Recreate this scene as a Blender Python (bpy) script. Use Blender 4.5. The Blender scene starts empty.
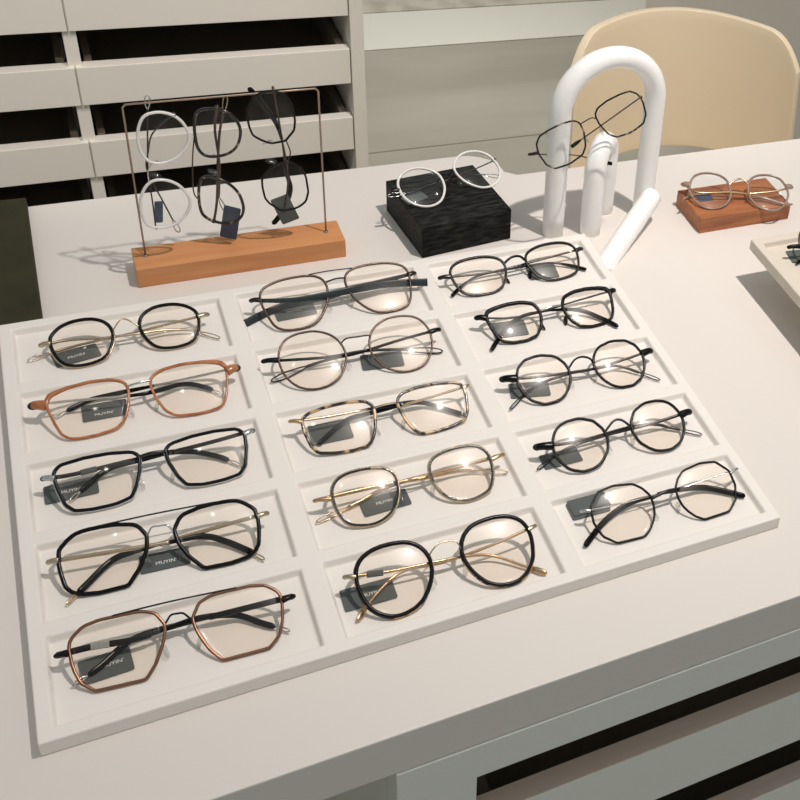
import bpy, bmesh, math, random
from mathutils import Vector, Matrix
random.seed(4)
SC = bpy.context.scene
COL = SC.collection
# ---------------------------------------------------------------- camera
cam_data = bpy.data.cameras.new('camera')
cam = bpy.data.objects.new('camera', cam_data); COL.objects.link(cam)
cam_data.sensor_width = 36.0
cam_data.lens = 1203.26 * 36.0 / 800.0
cam_data.shift_x = (400 - 795.16) / 800.0
cam_data.shift_y = -(400 - 287.06) / 800.0
cam_data.clip_start = 0.02; cam_data.clip_end = 40
cam.matrix_world = Matrix(((0.854262, 0.169667, -0.491375, 0.073801), (-0.491241, 0.572686, -0.656287, -0.989885), (0.170053, 0.802025, 0.572572, 0.750283), (0, 0, 0, 1)))
SC.camera = cam
# ---------------------------------------------------------------- world, lights, exposure
w = bpy.data.worlds.new('showroom_air'); SC.world = w; w.use_nodes = True
bg = w.node_tree.nodes['Background']
bg.inputs['Color'].default_value = (0.94, 1.0, 0.975, 1); bg.inputs['Strength'].default_value = 0.37
def lamp(name, loc, target, power, size, color, spot=None):
    d = bpy.data.lights.new(name, 'AREA'); d.shape = 'DISK'; d.size = size; d.energy = power; d.color = color
    o = bpy.data.objects.new(name, d); COL.objects.link(o); o.location = loc
    o.rotation_euler = (Vector(loc) - Vector(target)).to_track_quat('Z', 'Y').to_euler()
    return o
WARM = (1.0, 0.935, 0.88)
key = lamp('overhead_light', (0.82, -0.46, 1.95), (0.64, -0.05, 0), 5.9, 0.05, WARM); key.data.spread = math.radians(78)
lamp('overhead_light', (1.75, 0.25, 1.95), (0.5, -0.1, 0), 1.0, 0.05, WARM)
lamp('overhead_light', (0.10, -0.30, 2.05), (0.1, -0.2, 0), 0.5, 0.05, WARM)
floor_fill = lamp('overhead_light', (0.95, 1.75, 2.05), (0.98, 1.85, -0.74), 4.6, 0.2, WARM); floor_fill.data.spread = math.radians(62)  # added fill for the floor behind, spread narrowed to miss the table
sd = bpy.data.lights.new('cabinet_fill_spot', 'SPOT'); sd.energy = 50; sd.color = WARM; sd.spot_size = math.radians(24); sd.spot_blend = .6; sd.shadow_soft_size = .05  # added unseen fill, narrow cone that brightens and warms the back cabinet only
so = bpy.data.objects.new('cabinet_fill_spot', sd); COL.objects.link(so); so.location = (-0.1, -0.62, 1.6)
so.rotation_euler = (so.location - Vector((0.08, 0.62, 0.02))).to_track_quat('Z', 'Y').to_euler()
sd2 = bpy.data.lights.new('chair_fill_spot', 'SPOT'); sd2.energy = 55; sd2.color = WARM; sd2.spot_size = math.radians(20); sd2.spot_blend = .7; sd2.shadow_soft_size = .05  # added unseen fill, lifts the chair; no fixture stands for it
so2 = bpy.data.objects.new('chair_fill_spot', sd2); COL.objects.link(so2); so2.location = (0.75, -0.9, 1.8)
so2.rotation_euler = (so2.location - Vector((0.84, 0.48, 0.02))).to_track_quat('Z', 'Y').to_euler()
SC.view_settings.view_transform = 'Standard'
SC.view_settings.look = 'None'
SC.view_settings.gamma = 1.0
SC.view_settings.exposure = 0.0
# ---------------------------------------------------------------- materials
MATS = {}
def srgb(r, g, b):
    f = lambda c: (c / 255 / 12.92) if c / 255 <= 0.04045 else ((c / 255 + 0.055) / 1.055) ** 2.4
    return (f(r), f(g), f(b), 1)
def mat(name, col, rough=0.5, metal=0.0, noise=None, bump=None, spec=None, coat=0.0):
    m = bpy.data.materials.new(name); m.use_nodes = True
    nt = m.node_tree; b = nt.nodes['Principled BSDF']
    b.inputs['Base Color'].default_value = col
    b.inputs['Roughness'].default_value = rough
    b.inputs['Metallic'].default_value = metal
    b.inputs['Coat Weight'].default_value = coat
    if spec is not None: b.inputs['Specular IOR Level'].default_value = spec
    tc = nt.nodes.new('ShaderNodeTexCoord')
    if noise:
        scale, col2, stretch, lo, hi = noise
        mp = nt.nodes.new('ShaderNodeMapping'); mp.inputs['Scale'].default_value = stretch
        n = nt.nodes.new('ShaderNodeTexNoise'); n.inputs['Scale'].default_value = scale; n.inputs['Detail'].default_value = 6
        r = nt.nodes.new('ShaderNodeValToRGB'); r.color_ramp.elements[0].position = lo; r.color_ramp.elements[1].position = hi
        r.color_ramp.elements[0].color = col; r.color_ramp.elements[1].color = col2
        nt.links.new(tc.outputs['Object'], mp.inputs['Vector']); nt.links.new(mp.outputs['Vector'], n.inputs['Vector'])
        nt.links.new(n.outputs['Fac'], r.inputs['Fac']); nt.links.new(r.outputs['Color'], b.inputs['Base Color'])
    if bump:
        n2 = nt.nodes.new('ShaderNodeTexNoise'); n2.inputs['Scale'].default_value = bump[0]; n2.inputs['Detail'].default_value = 4
        bp = nt.nodes.new('ShaderNodeBump'); bp.inputs['Strength'].default_value = bump[1]; bp.inputs['Distance'].default_value = bump[2]
        nt.links.new(tc.outputs['Object'], n2.inputs['Vector']); nt.links.new(n2.outputs['Fac'], bp.inputs['Height']); nt.links.new(bp.outputs['Normal'], b.inputs['Normal'])
    MATS[name] = m
    return m
one = (1, 1, 1)
mat('white_top', srgb(225, 217, 211), 0.45, bump=(30, 0.05, 0.0005))
mat('tray_white', srgb(238, 231, 225), 0.5, bump=(60, 0.05, 0.0003))
mat('tray_grey', srgb(212, 202, 188), 0.6, bump=(60, 0.08, 0.0003))
mat('cabinet_white', srgb(232, 231, 224), 0.5, bump=(40, 0.04, 0.0003))
mat('cabinet_white_warm_lit', srgb(238, 231, 221), 0.5, bump=(40, 0.04, 0.0003))  # cabinet white with the warm lamp light painted into its colour
mat('drawer_edge_warm_lit', srgb(226, 206, 192), 0.6, noise=(14, srgb(214, 190, 174), (0.3, 6, 6), .3, .7))  # same white as the fronts, with warm light on the top edge painted in
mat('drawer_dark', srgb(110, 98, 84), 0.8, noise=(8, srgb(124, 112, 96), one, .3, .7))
mat('beech', srgb(214, 150, 98), 0.5, noise=(22, srgb(196, 128, 78), (0.5, 5, 5), .3, .75), bump=(90, 0.15, 0.0004))
mat('walnut', srgb(182, 116, 72), 0.5, noise=(20, srgb(142, 82, 50), (0.7, 6, 6), .3, .7), bump=(90, 0.15, 0.0004))
mat('black_wood', srgb(5, 5, 5), 0.65, spec=.2, noise=(60, srgb(62, 61, 58), (1.0, 4.5, 4.5), .42, .85), bump=(140, 0.5, 0.0012))
mat('olive_leather', srgb(58, 55, 36), 0.8, spec=.25, noise=(25, srgb(46, 45, 30), one, .35, .7), bump=(220, 0.25, 0.0006))
mat('sculpture_white', srgb(250, 248, 246), 0.38, bump=(50, 0.04, 0.0004))
mat('chair_cream', srgb(234, 215, 186), 0.22, bump=(6, 0.03, 0.002))
mat('chair_leg_metal', srgb(120, 118, 112), 0.3, 1.0)
mat('wall_plaster', srgb(242, 232, 220), 0.8, bump=(60, 0.1, 0.001))
mat('step_white', srgb(226, 226, 216), 0.35, bump=(10, 0.06, 0.002))
mat('step_stone', srgb(200, 196, 184), 0.5, noise=(18, srgb(176, 170, 158), one, .4, .65))
mat('acetate_black', srgb(6, 5, 6), 0.25, spec=.22)
mat('acetate_navy', srgb(7, 10, 22), 0.25, spec=.22)
mat('acetate_dark_teal', srgb(34, 42, 46), 0.35)
mat('acetate_milky', srgb(236, 232, 228), 0.15, coat=0.5)
mat('acetate_taupe', srgb(150, 128, 116), 0.18, coat=0.4)
mat('acetate_caramel', srgb(160, 92, 52), 0.2, coat=0.4, noise=(120, srgb(196, 128, 80), one, .35, .7))
mat('tortoise', srgb(24, 16, 12), 0.18, coat=0.4, noise=(95, srgb(206, 170, 120), one, .5, .58))
mat('tortoise_dark', srgb(18, 13, 11), 0.18, coat=0.4, noise=(90, srgb(160, 140, 118), one, .58, .64))
mat('metal_gold', (0.58, 0.41, 0.25, 1), 0.27, 1.0)
mat('metal_pale_gold', (0.56, 0.46, 0.34, 1), 0.27, 1.0)
mat('metal_silver', (0.62, 0.61, 0.60, 1), 0.22, 1.0)
mat('metal_gunmetal', (0.055, 0.052, 0.052, 1), 0.28, 1.0)
mat('metal_black', srgb(8, 7, 7), 0.3, spec=.25)
mat('metal_bronze', (0.11, 0.075, 0.06, 1), 0.3, 1.0)
mat('metal_copper', (0.27, 0.14, 0.09, 1), 0.3, 1.0)
mat('wire_brown', srgb(165, 145, 130), 0.35, 0.8)
mat('tag_card', srgb(84, 90, 90), 0.6, bump=(120, 0.1, 0.0003))
mat('tag_blue', srgb(60, 76, 100), 0.5)
mat('tag_ink', srgb(235, 236, 234), 0.6)
mat('seam_shadow_gap', srgb(60, 56, 50), 0.8)
# floor stone tiles with thin joints
def floor_mat():
    m = mat('floor_stone', srgb(178, 176, 162), 0.3)
    nt = m.node_tree; b = nt.nodes['Principled BSDF']; tc = nt.nodes['Texture Coordinate']
    mp = nt.nodes.new('ShaderNodeMapping'); mp.inputs['Scale'].default_value = (0.5, 3.5, 1)
    n = nt.nodes.new('ShaderNodeTexNoise'); n.inputs['Scale'].default_value = 2.2; n.inputs['Detail'].default_value = 8; n.inputs['Distortion'].default_value = 0.6
    r = nt.nodes.new('ShaderNodeValToRGB')
    r.color_ramp.elements[0].position = .35; r.color_ramp.elements[0].color = srgb(158, 155, 143)
    r.color_ramp.elements[1].position = .7; r.color_ramp.elements[1].color = srgb(174, 172, 160)
    br = nt.nodes.new('ShaderNodeTexBrick'); br.offset = 0.0
    br.inputs['Scale'].default_value = 1.0; br.inputs['Brick Width'].default_value = 40.0; br.inputs['Row Height'].default_value = 1.2
    br.inputs['Mortar Size'].default_value = 0.003; br.inputs['Color1'].default_value = (1, 1, 1, 1); br.inputs['Color2'].default_value = (1, 1, 1, 1); br.inputs['Mortar'].default_value = (.55, .53, .5, 1)
    mp2 = nt.nodes.new('ShaderNodeMapping'); mp2.inputs['Location'].default_value = (0.45, -1.46, 0)
    mx = nt.nodes.new('ShaderNodeMix'); mx.data_type = 'RGBA'; mx.blend_type = 'MULTIPLY'; mx.inputs['Factor'].default_value = 1
    L = nt.links.new
    L(tc.outputs['Object'], mp.inputs['Vector']); L(mp.outputs['Vector'], n.inputs['Vector']); L(n.outputs['Fac'], r.inputs['Fac'])
    L(tc.outputs['Object'], mp2.inputs['Vector']); L(mp2.outputs['Vector'], br.inputs['Vector'])
    L(r.outputs['Color'], mx.inputs['A']); L(br.outputs['Color'], mx.inputs['B']); L(mx.outputs['Result'], b.inputs['Base Color'])
floor_mat()
def lens_mat(name, tint, refl):
    m = bpy.data.materials.new(name); m.use_nodes = True; nt = m.node_tree; nt.nodes.clear()
    out = nt.nodes.new('ShaderNodeOutputMaterial'); mix = nt.nodes.new('ShaderNodeMixShader')
    tr = nt.nodes.new('ShaderNodeBsdfTransparent'); tr.inputs['Color'].default_value = tint
    gl = nt.nodes.new('ShaderNodeBsdfGlossy'); gl.inputs['Roughness'].default_value = 0.05
    g2 = nt.nodes.new('ShaderNodeBsdfGlossy'); g2.inputs['Roughness'].default_value = 0.28
    gm = nt.nodes.new('ShaderNodeMixShader'); gm.inputs['Fac'].default_value = 0.5; nt.links.new(gl.outputs['BSDF'], gm.inputs[1]); nt.links.new(g2.outputs['BSDF'], gm.inputs[2])
    lw = nt.nodes.new('ShaderNodeLayerWeight'); lw.inputs['Blend'].default_value = 0.5
    pw = nt.nodes.new('ShaderNodeMath'); pw.operation = 'POWER'; pw.inputs[1].default_value = 4.0
    fr = nt.nodes.new('ShaderNodeMath'); fr.operation = 'MULTIPLY_ADD'; fr.inputs[1].default_value = 0.35; fr.inputs[2].default_value = refl
    nt.links.new(lw.outputs['Facing'], pw.inputs[0]); nt.links.new(pw.outputs[0], fr.inputs[0])
    nt.links.new(fr.outputs[0], mix.inputs['Fac']); nt.links.new(tr.outputs['BSDF'], mix.inputs[1]); nt.links.new(gm.outputs['Shader'], mix.inputs[2])
    nt.links.new(mix.outputs['Shader'], out.inputs['Surface']); MATS[name] = m
lens_mat('lens_clear', (1.0, 0.979, 0.957, 1), 0.016)
lens_mat('lens_bluish', (0.985, 0.99, 0.99, 1), 0.02)
lens_mat('pad_clear', (0.88, 0.88, 0.87, 1), 0.06)

# ---------------------------------------------------------------- mesh helpers
def link(name, me, material, parent=None, smooth=True):
    o = bpy.data.objects.new(name, me); COL.objects.link(o)
    if material: me.materials.append(MATS[material])
    if smooth: me.polygons.foreach_set('use_smooth', [True] * len(me.polygons))
    if parent: o.parent = parent
    return o
def mesh(name, vs, fs, material, parent=None, smooth=True):
    me = bpy.data.meshes.new(name); me.from_pydata([tuple(v) for v in vs], [], fs); me.update()
    return link(name, me, material, parent, smooth)
def tag(o, label, cat, group=None):
    o['label'] = label; o['category'] = cat
    if group: o['group'] = group
    return o
def thing(name, label, cat, M, group=None):
    o = bpy.data.objects.new(name, None); COL.objects.link(o); o.empty_display_size = 0.02
    o.matrix_world = M
    return tag(o, label, cat, group)
def struct(o): o['kind'] = 'structure'; return o
def bevel(o, wdt, seg=3):
    md = o.modifiers.new('bevel', 'BEVEL'); md.width = wdt; md.segments = seg; md.limit_method = 'ANGLE'; md.angle_limit = math.radians(25)
    return o
def box(name, a, b, material, parent=None, bev=0.0):
    (x0, y0, z0), (x1, y1, z1) = a, b
    vs = [(x0, y0, z0), (x1, y0, z0), (x1, y1, z0), (x0, y1, z0), (x0, y0, z1), (x1, y0, z1), (x1, y1, z1), (x0, y1, z1)]
    fs = [(0, 3, 2, 1), (4, 5, 6, 7), (0, 1, 5, 4), (1, 2, 6, 5), (2, 3, 7, 6), (3, 0, 4, 7)]
    o = mesh(name, vs, fs, material, parent, smooth=False)
    if bev: bevel(o, bev)
    return o
def boxes(name, lst, material, parent=None, bev=0.0):
    vs, fs = [], []
    for (x0, y0, z0), (x1, y1, z1) in lst:
        k = len(vs)
        vs += [(x0, y0, z0), (x1, y0, z0), (x1, y1, z0), (x0, y1, z0), (x0, y0, z1), (x1, y0, z1), (x1, y1, z1), (x0, y1, z1)]
        fs += [tuple(k + i for i in f) for f in [(0, 3, 2, 1), (4, 5, 6, 7), (0, 1, 5, 4), (1, 2, 6, 5), (2, 3, 7, 6), (3, 0, 4, 7)]]
    o = mesh(name, vs, fs, material, parent, smooth=False)
    if bev: bevel(o, bev)
    return o
def crom(pts, n=8, closed=False):
    P = [Vector(p) for p in pts]; m = len(P); out = []
    g = (lambda k: P[k % m]) if closed else (lambda k: P[min(max(k, 0), m - 1)])
    for i in range(m if closed else m - 1):
        a, b, c, d = g(i - 1), g(i), g(i + 1), g(i + 2)
        for j in range(n):
            t = j / n
            out.append(.5 * ((2 * b) + (c - a) * t + (2 * a - 5 * b + 4 * c - d) * t * t + (3 * b - a - 3 * c + d) * t ** 3))
    if not closed: out.append(P[-1].copy())
    return out
def sweep_data(path, rad, closed=False, ns=10, up=None, power=2.0):
    """rad(t) -> (half width across, half depth along up); section is a superellipse"""
    m = len(path); vs, fs = [], []
    L = [0.0]
    for i in range(1, m): L.append(L[-1] + (path[i] - path[i - 1]).length)
    tot = L[-1] or 1
    prev = None
    for i, p in enumerate(path):
        if closed: t = (path[(i + 1) % m] - path[i - 1])
        else: t = path[min(i + 1, m - 1)] - path[max(i - 1, 0)]
        t.normalize()
        u = Vector(up) if up is not None else (prev if prev is not None else (Vector((0, 0, 1)) if abs(t.z) < .9 else Vector((0, 1, 0))))
        u = u - t * u.dot(t)
        if u.length < 1e-6: u = t.orthogonal()
        u.normalize(); prev = u
        s = t.cross(u)
        rw, rd = rad(L[i] / tot)
        for k in range(ns):
            a = 2 * math.pi * (k + .5) / ns
            c, q = math.cos(a), math.sin(a)
            c = math.copysign(abs(c) ** (2 / power), c); q = math.copysign(abs(q) ** (2 / power), q)
            vs.append(p + s * c * rw + u * q * rd)
    for i in range(m if closed else m - 1):
        for k in range(ns):
            a = i * ns + k; b = i * ns + (k + 1) % ns; j = (i + 1) % m
            fs.append((a, b, j * ns + (k + 1) % ns, j * ns + k))
    if not closed:
        fs.append(tuple(reversed(range(ns)))); fs.append(tuple(range((m - 1) * ns, m * ns)))
    return vs, fs
def join(*parts):
    vs, fs = [], []
    for v, f in parts:
        k = len(vs); vs += list(v); fs += [tuple(i + k for i in q) for q in f]
    return vs, fs
def ell(c, ax, n=10, m=6):
    """ellipsoid with half axes given as three vectors"""
    vs, fs = [], []; c = Vector(c)
    for i in range(m + 1):
        th = math.pi * i / m
        for k in range(n):
            a = 2 * math.pi * k / n
            vs.append(c + Vector(ax[0]) * math.sin(th) * math.cos(a) + Vector(ax[1]) * math.sin(th) * math.sin(a) + Vector(ax[2]) * math.cos(th))
    for i in range(m):
        for k in range(n):
            fs.append((i * n + k, (i + 1) * n + k, (i + 1) * n + (k + 1) % n, i * n + (k + 1) % n))
    return vs, fs
def capfun(r, p=0.02):
    """round the ends of a constant tube"""
    def f(t):
        e = min(t, 1 - t) / p
        k = math.sqrt(max(0.0, 1 - (1 - min(e, 1)) ** 2)) if e < 1 else 1
        k = max(k, .12)
        return (r[0] * k, r[1] * k)
    return f

# ---------------------------------------------------------------- the setting
FL = -0.74
struct(box('floor', (-3.0, -2.5, FL - 0.05), (5.0, 3.4, FL), 'floor_stone'))
struct(box('wall_back', (-3.0, 3.4, FL - 0.05), (5.0, 3.5, 2.2), 'wall_plaster'))
struct(box('trim_1', (-3.0, 1.965, FL), (3.4, 2.18, FL + 0.004), 'step_white', bev=0.002))
struct(box('trim_2', (-3.0, 2.1801, FL), (3.4, 3.4, FL + 0.008), 'step_stone', bev=0.002))
struct(box('wall_right', (1.266, 1.25, FL), (4.2, 1.40, 2.2), 'wall_plaster'))

# ---------------------------------------------------------------- display table
TT = 0.0
tbl = thing('display_table', 'long white display table with drawers that carries the trays and stands', 'table', Matrix.Translation((0.4, -0.1, FL)))
def under(o, parent):           # keep world coordinates of the mesh under a translated parent
    o.parent = parent; o.matrix_parent_inverse = parent.matrix_world.inverted(); return o
def table_top():
    c, r = 0.495, 0.012
    pts = [(-0.95, -0.5), (1.45, -0.5), (1.45, 0.161), (c + r, 0.161)]
    pts += [(c, 0.161 + 0.01)]
    for k in range(6):
        a = math.radians(k * 18); pts.append((c - 0.04 + 0.04 * math.cos(a), 0.176 + 0.04 * math.sin(a)))
    pts += [(-0.95, 0.216)]
    n = len(pts)
    vs = [(x, y, 0) for x, y in pts] + [(x, y, -0.045) for x, y in pts]
    fs = [tuple(range(n)), tuple(reversed(range(n, 2 * n)))] + [(i, i + n, (i + 1) % n + n, (i + 1) % n) for i in range(n)]
    o = mesh('tabletop', vs, fs, 'white_top', smooth=False); bevel(o, 0.0012, 2)
    return under(o, tbl)
table_top()
X0, X1 = 0.19, 1.43
under(boxes('carcass', [((X0, -0.5012, -0.085), (X1, -0.48, -0.0452)), ((X0, -0.5, FL), (X0 + 0.058, -0.48, -0.0852)), ((X0, -0.4798, FL), (X0 + 0.018, 0.12, -0.0455)),
                         ((X1 - 0.018, -0.4798, FL), (X1, 0.12, -0.0455)), ((X0 + 0.0182, 0.10, FL), (X1 - 0.0182, 0.12, -0.0455))], 'cabinet_white', bev=0.0008), tbl)
zt = -0.143
for i in range(3):
    h = 0.082 if i == 0 else 0.12
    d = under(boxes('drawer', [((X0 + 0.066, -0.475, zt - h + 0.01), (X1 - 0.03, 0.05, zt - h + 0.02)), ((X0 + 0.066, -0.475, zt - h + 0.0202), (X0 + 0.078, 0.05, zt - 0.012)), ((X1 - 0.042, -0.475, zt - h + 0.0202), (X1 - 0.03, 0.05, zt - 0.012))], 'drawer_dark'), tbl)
    f = box('drawer_front', (X0 + 0.062, -0.5, zt - h), (X1 - 0.026, -0.4822, zt - 0.0012), 'cabinet_white', bev=0.0006)
    e = box('warm_lit_strip', (X0 + 0.062, -0.4995, zt - 0.0011), (X1 - 0.026, -0.4824, zt + 0.0005), 'drawer_edge_warm_lit')  # thin strip added to carry the painted warm light on the edge
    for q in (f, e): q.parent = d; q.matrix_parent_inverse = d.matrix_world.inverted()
    f.parent = d
    zt = -0.299 if i == 0 else zt - 0.156
under(box('legs_panel', (-0.93, -0.40, FL), (-0.90, 0.10, -0.0455), 'cabinet_white'), tbl)
for o in list(COL.objects):
    if o.name.startswith('legs_panel'): o.name = 'end_panel'

# ---------------------------------------------------------------- drawer cabinet behind the table
cab = thing('drawer_cabinet', 'pale grey cabinet with wide flat drawers and dark gaps behind the white table', 'cabinet', Matrix.Translation((-0.1, 0.8, FL)))
CXR = 0.4235
def cabinet():
    yF, yB = 0.6, 1.02
    parts = [((CXR, yF - 0.004, FL), (CXR + 0.018, yB, 0.20)), ((0.0835, yF + 0.004, FL), (0.0985, yB, 0.18)), ((-0.75, yF, FL), (-0.73, yB, 0.20)),
             ((-0.73, yB - 0.012, FL), (CXR, yB, 0.18)), ((-0.7298, yF, 0.18), (CXR - 0.0002, yB, 0.20))]
    under(boxes('carcass', parts, 'cabinet_white_warm_lit', bev=0.0008), cab)
    fronts = [(0.004, 0.165)] + [(-0.0985 - 0.107 * k, -0.0455 - 0.107 * k) for k in range(6)]
    for (z0, z1) in fronts:
        for (x0, x1) in ((-0.728, 0.0895), (0.0912, CXR - 0.0015)):
            xa, xb = (x0, 0.080) if x0 < 0 else (0.102, x1 - 0.003)
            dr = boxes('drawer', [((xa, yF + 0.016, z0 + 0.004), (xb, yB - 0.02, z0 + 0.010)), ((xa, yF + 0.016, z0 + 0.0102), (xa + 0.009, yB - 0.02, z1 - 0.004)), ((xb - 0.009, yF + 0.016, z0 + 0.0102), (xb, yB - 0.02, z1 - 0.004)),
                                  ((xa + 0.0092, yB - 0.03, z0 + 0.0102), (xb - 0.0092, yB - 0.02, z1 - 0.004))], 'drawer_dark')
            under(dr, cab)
            f = box('drawer_front', (x0, yF - 0.002, z0), (x1, yF + 0.0155, z1), 'cabinet_white_warm_lit', bev=0.0008)
            f.parent = dr; f.matrix_parent_inverse = dr.matrix_world.inverted()
cabinet()

# ---------------------------------------------------------------- chair
def chair():
    M = Matrix.Translation((0.87, 0.55, FL))
    root = thing('shell_chair', 'glossy cream moulded chair behind the far side of the white table', 'chair', M)
    ex, ey = Vector((.986, -.168, 0)), Vector((.168, .986, 0))
    nu, nv = 48, 40; vs, fs = [], []
    def pt(u, t):
        # t 0 top .. 1 seat front
        ztop = 0.027 - 0.006 * u * u - 0.05 * (max(0, abs(u) - .74) / .26) ** 2.6
        if t < .6:
            k = t / .6; z = ztop * (1 - k) + (-.31) * k
            fl = 1 + .05 * k; off = 0.010 * k
            hw = .172 * fl
            # rounded upper corners
            c = Vector((.873, .512, 0)) + ex * (u * hw + off) - ey * (.10 * u * u * (1 - .1 * k) ) - ey * 0.02 * k
        else:
            k = (t - .6) / .4
            a = min(k / .25, 1) * math.pi / 2
            z = -.31 - .045 * math.sin(a) + .045 * u * u * (1 - k * .5)
            y = .02 + .05 * (1 - math.cos(a)) + max(0, k - .25) / .75 * .20
            c = Vector((.873, .512, 0)) + ex * (u * .172 + .010) - ey * (.09 * u * u * (1 - k) ** 2 + y)
        return Vector((c.x, c.y, z))
    for j in range(nv + 1):
        for i in range(nu + 1):
            vs.append(pt(-1 + 2 * i / nu, j / nv))
    for j in range(nv):
        for i in range(nu):
            p = (vs[j * (nu + 1) + i] + vs[(j + 1) * (nu + 1) + i + 1]) / 2
            u = -1 + 2 * (i + .5) / nu
            if j / nv < .6 and -.305 < p.z < -.192 and -.50 < u < .44:
                cx = max(0, abs(u + .03) - .38); cz = max(0, abs(p.z + .248) - .036)
                if math.hypot(cx * .17, cz) < .018: continue
            fs.append((j * (nu + 1) + i, j * (nu + 1) + i + 1, (j + 1) * (nu + 1) + i + 1, (j + 1) * (nu + 1) + i))
    o = mesh('seat_shell', vs, fs, 'chair_cream')
    s = o.modifiers.new('thickness', 'SOLIDIFY'); s.thickness = 0.012; s.offset = 0; s.use_rim = True
    bevel(o, 0.004, 3)
    under(o, root)
    for sx, sy in ((-1, 0), (1, 0), (-1, 1), (1, 1)):
        top = Vector((.868, .512, -.365)) + ex * sx * .10 - ey * (.09 + (.13) * sy); bot = top + ex * sx * .04 + ey * (.04 if sy == 0 else -.03); bot.z = FL
        v, f = sweep_data([bot, top], lambda t: (.009, .009), ns=12)
        under(mesh('leg', v, f, 'chair_leg_metal'), root)
chair()

# ---------------------------------------------------------------- olive pad, tray, boxes
pad = tag(bevel(box('desk_pad', (-0.34, 0.0115, 0), (0.0235, 0.2155, 0.011), 'olive_leather'), 0.001, 2), 'dark olive leather pad lying on the left end of the table', 'desk pad')

P_, W_, RR_, H_, MX_, MY_ = .178, .1632, .0866, .0736, .0095, .0101
def tray_mesh(name, cols, rows, ztop, zfloor, mat_name, origin=(0, 0), inset=.002):
    xs = [-MX_]; ys = [MY_]
    for c in range(cols): xs += [c * P_, c * P_ + W_]
    xs.append((cols - 1) * P_ + W_ + MX_)
    for r in range(rows): ys += [-r * RR_, -r * RR_ - H_]
    ys.append(-(rows - 1) * RR_ - H_ - MY_)
    bm = bmesh.new(); ox, oy = origin
    grid = [[bm.verts.new((x, y, ztop)) for x in xs] for y in ys]
    for j in range(len(ys) - 1):
        for i in range(len(xs) - 1):
            q = [grid[j][i], grid[j + 1][i], grid[j + 1][i + 1], grid[j][i + 1]]
            if i % 2 == 1 and j % 2 == 1:
                lo = [bm.verts.new((v.co.x + (inset if k in (0, 1) else -inset), v.co.y + (-inset if k in (0, 3) else inset), zfloor)) for k, v in enumerate(q)]
                bm.faces.new(lo)
                for k in range(4): bm.faces.new([q[k], q[(k + 1) % 4], lo[(k + 1) % 4], lo[k]])
            else: bm.faces.new(q)
    ring = grid[0] + [g[-1] for g in grid[1:]] + list(reversed(grid[-1][:-1])) + [g[0] for g in reversed(grid[1:-1])]
    zb = ztop - .013
    low = [bm.verts.new((v.co.x, v.co.y, zb)) for v in ring]
    n = len(ring)
    for k in range(n): bm.faces.new([ring[k], ring[(k + 1) % n], low[(k + 1) % n], low[k]])
    bm.faces.new(list(reversed(low)))
    bmesh.ops.recalc_face_normals(bm, faces=bm.faces)
    me = bpy.data.meshes.new(name); bm.to_mesh(me); bm.free()
    o = link(name, me, mat_name, smooth=False); o.location = (ox, oy, 0)
    return bevel(o, 0.0013, 3)
tag(tray_mesh('display_tray', 3, 5, 0.013, 0.007, 'tray_white'), 'large white tray of fifteen sunken compartments each holding one pair of glasses', 'tray')
tag(tray_mesh('display_tray', 1, 4, 0.055, 0.049, 'tray_grey', origin=(0.6765, -0.1135)), 'greige tray raised above the table at the right edge of the photo', 'tray')
tag(bevel(box('tray_riser', (0.757, -0.42, 0), (0.835, -0.155, 0.0419), 'tray_white'), 0.001, 2), 'white riser block under the raised greige tray', 'riser')
bb = box('display_block', (-0.049, -0.0485, 0), (0.049, 0.0485, 0.0375), 'black_wood'); bb.location = (0.4025, 0.081, 0); bb.rotation_euler = (0, 0, math.radians(6.5))
tag(bevel(bb, 0.0012, 2), 'square charcoal black block with clear-rimmed glasses on top', 'display block')
tag(bevel(box('display_block', (0.6605, -0.0075, 0), (0.7785, 0.0545, 0.020), 'walnut'), 0.001, 2), 'flat reddish brown wooden block with taupe-rimmed glasses on top', 'display block')

# ---------------------------------------------------------------- wire stand on a wooden base
st = thing('glasses_stand', 'thin wire frame stand on an orange wooden base with three hanging pairs', 'display stand', Matrix.Translation((0.196, 0.0685, 0)))
under(bevel(box('base', (0.1025, 0.0505, 0), (0.2895, 0.0875, 0.0208), 'beech'), 0.0008, 2), st)
wp = [Vector((0.113, 0.071, 0.019)), Vector((0.1145, 0.071, 0.178)), Vector((0.117, 0.071, 0.181)), Vector((0.274, 0.071, 0.181)), Vector((0.2765, 0.071, 0.178)), Vector((0.275, 0.069, 0.019))]
dense = []
for a, b in zip(wp[:-1], wp[1:]):
    for k in range(6): dense.append(a.lerp(b, k / 6))
dense.append(wp[-1])
v, f = sweep_data(dense, lambda t: (.0009, .0009), ns=8)
under(mesh('wire_frame', v, f, 'wire_brown'), st)
for x, y in ((0.113, 0.071), (0.275, 0.069)):
    v, f = sweep_data([Vector((x, y, 0.0202)), Vector((x, y, 0.0218))], lambda t: (.002, .002), ns=12)
    under(mesh('collar', v, f, 'wire_brown'), st)

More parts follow.
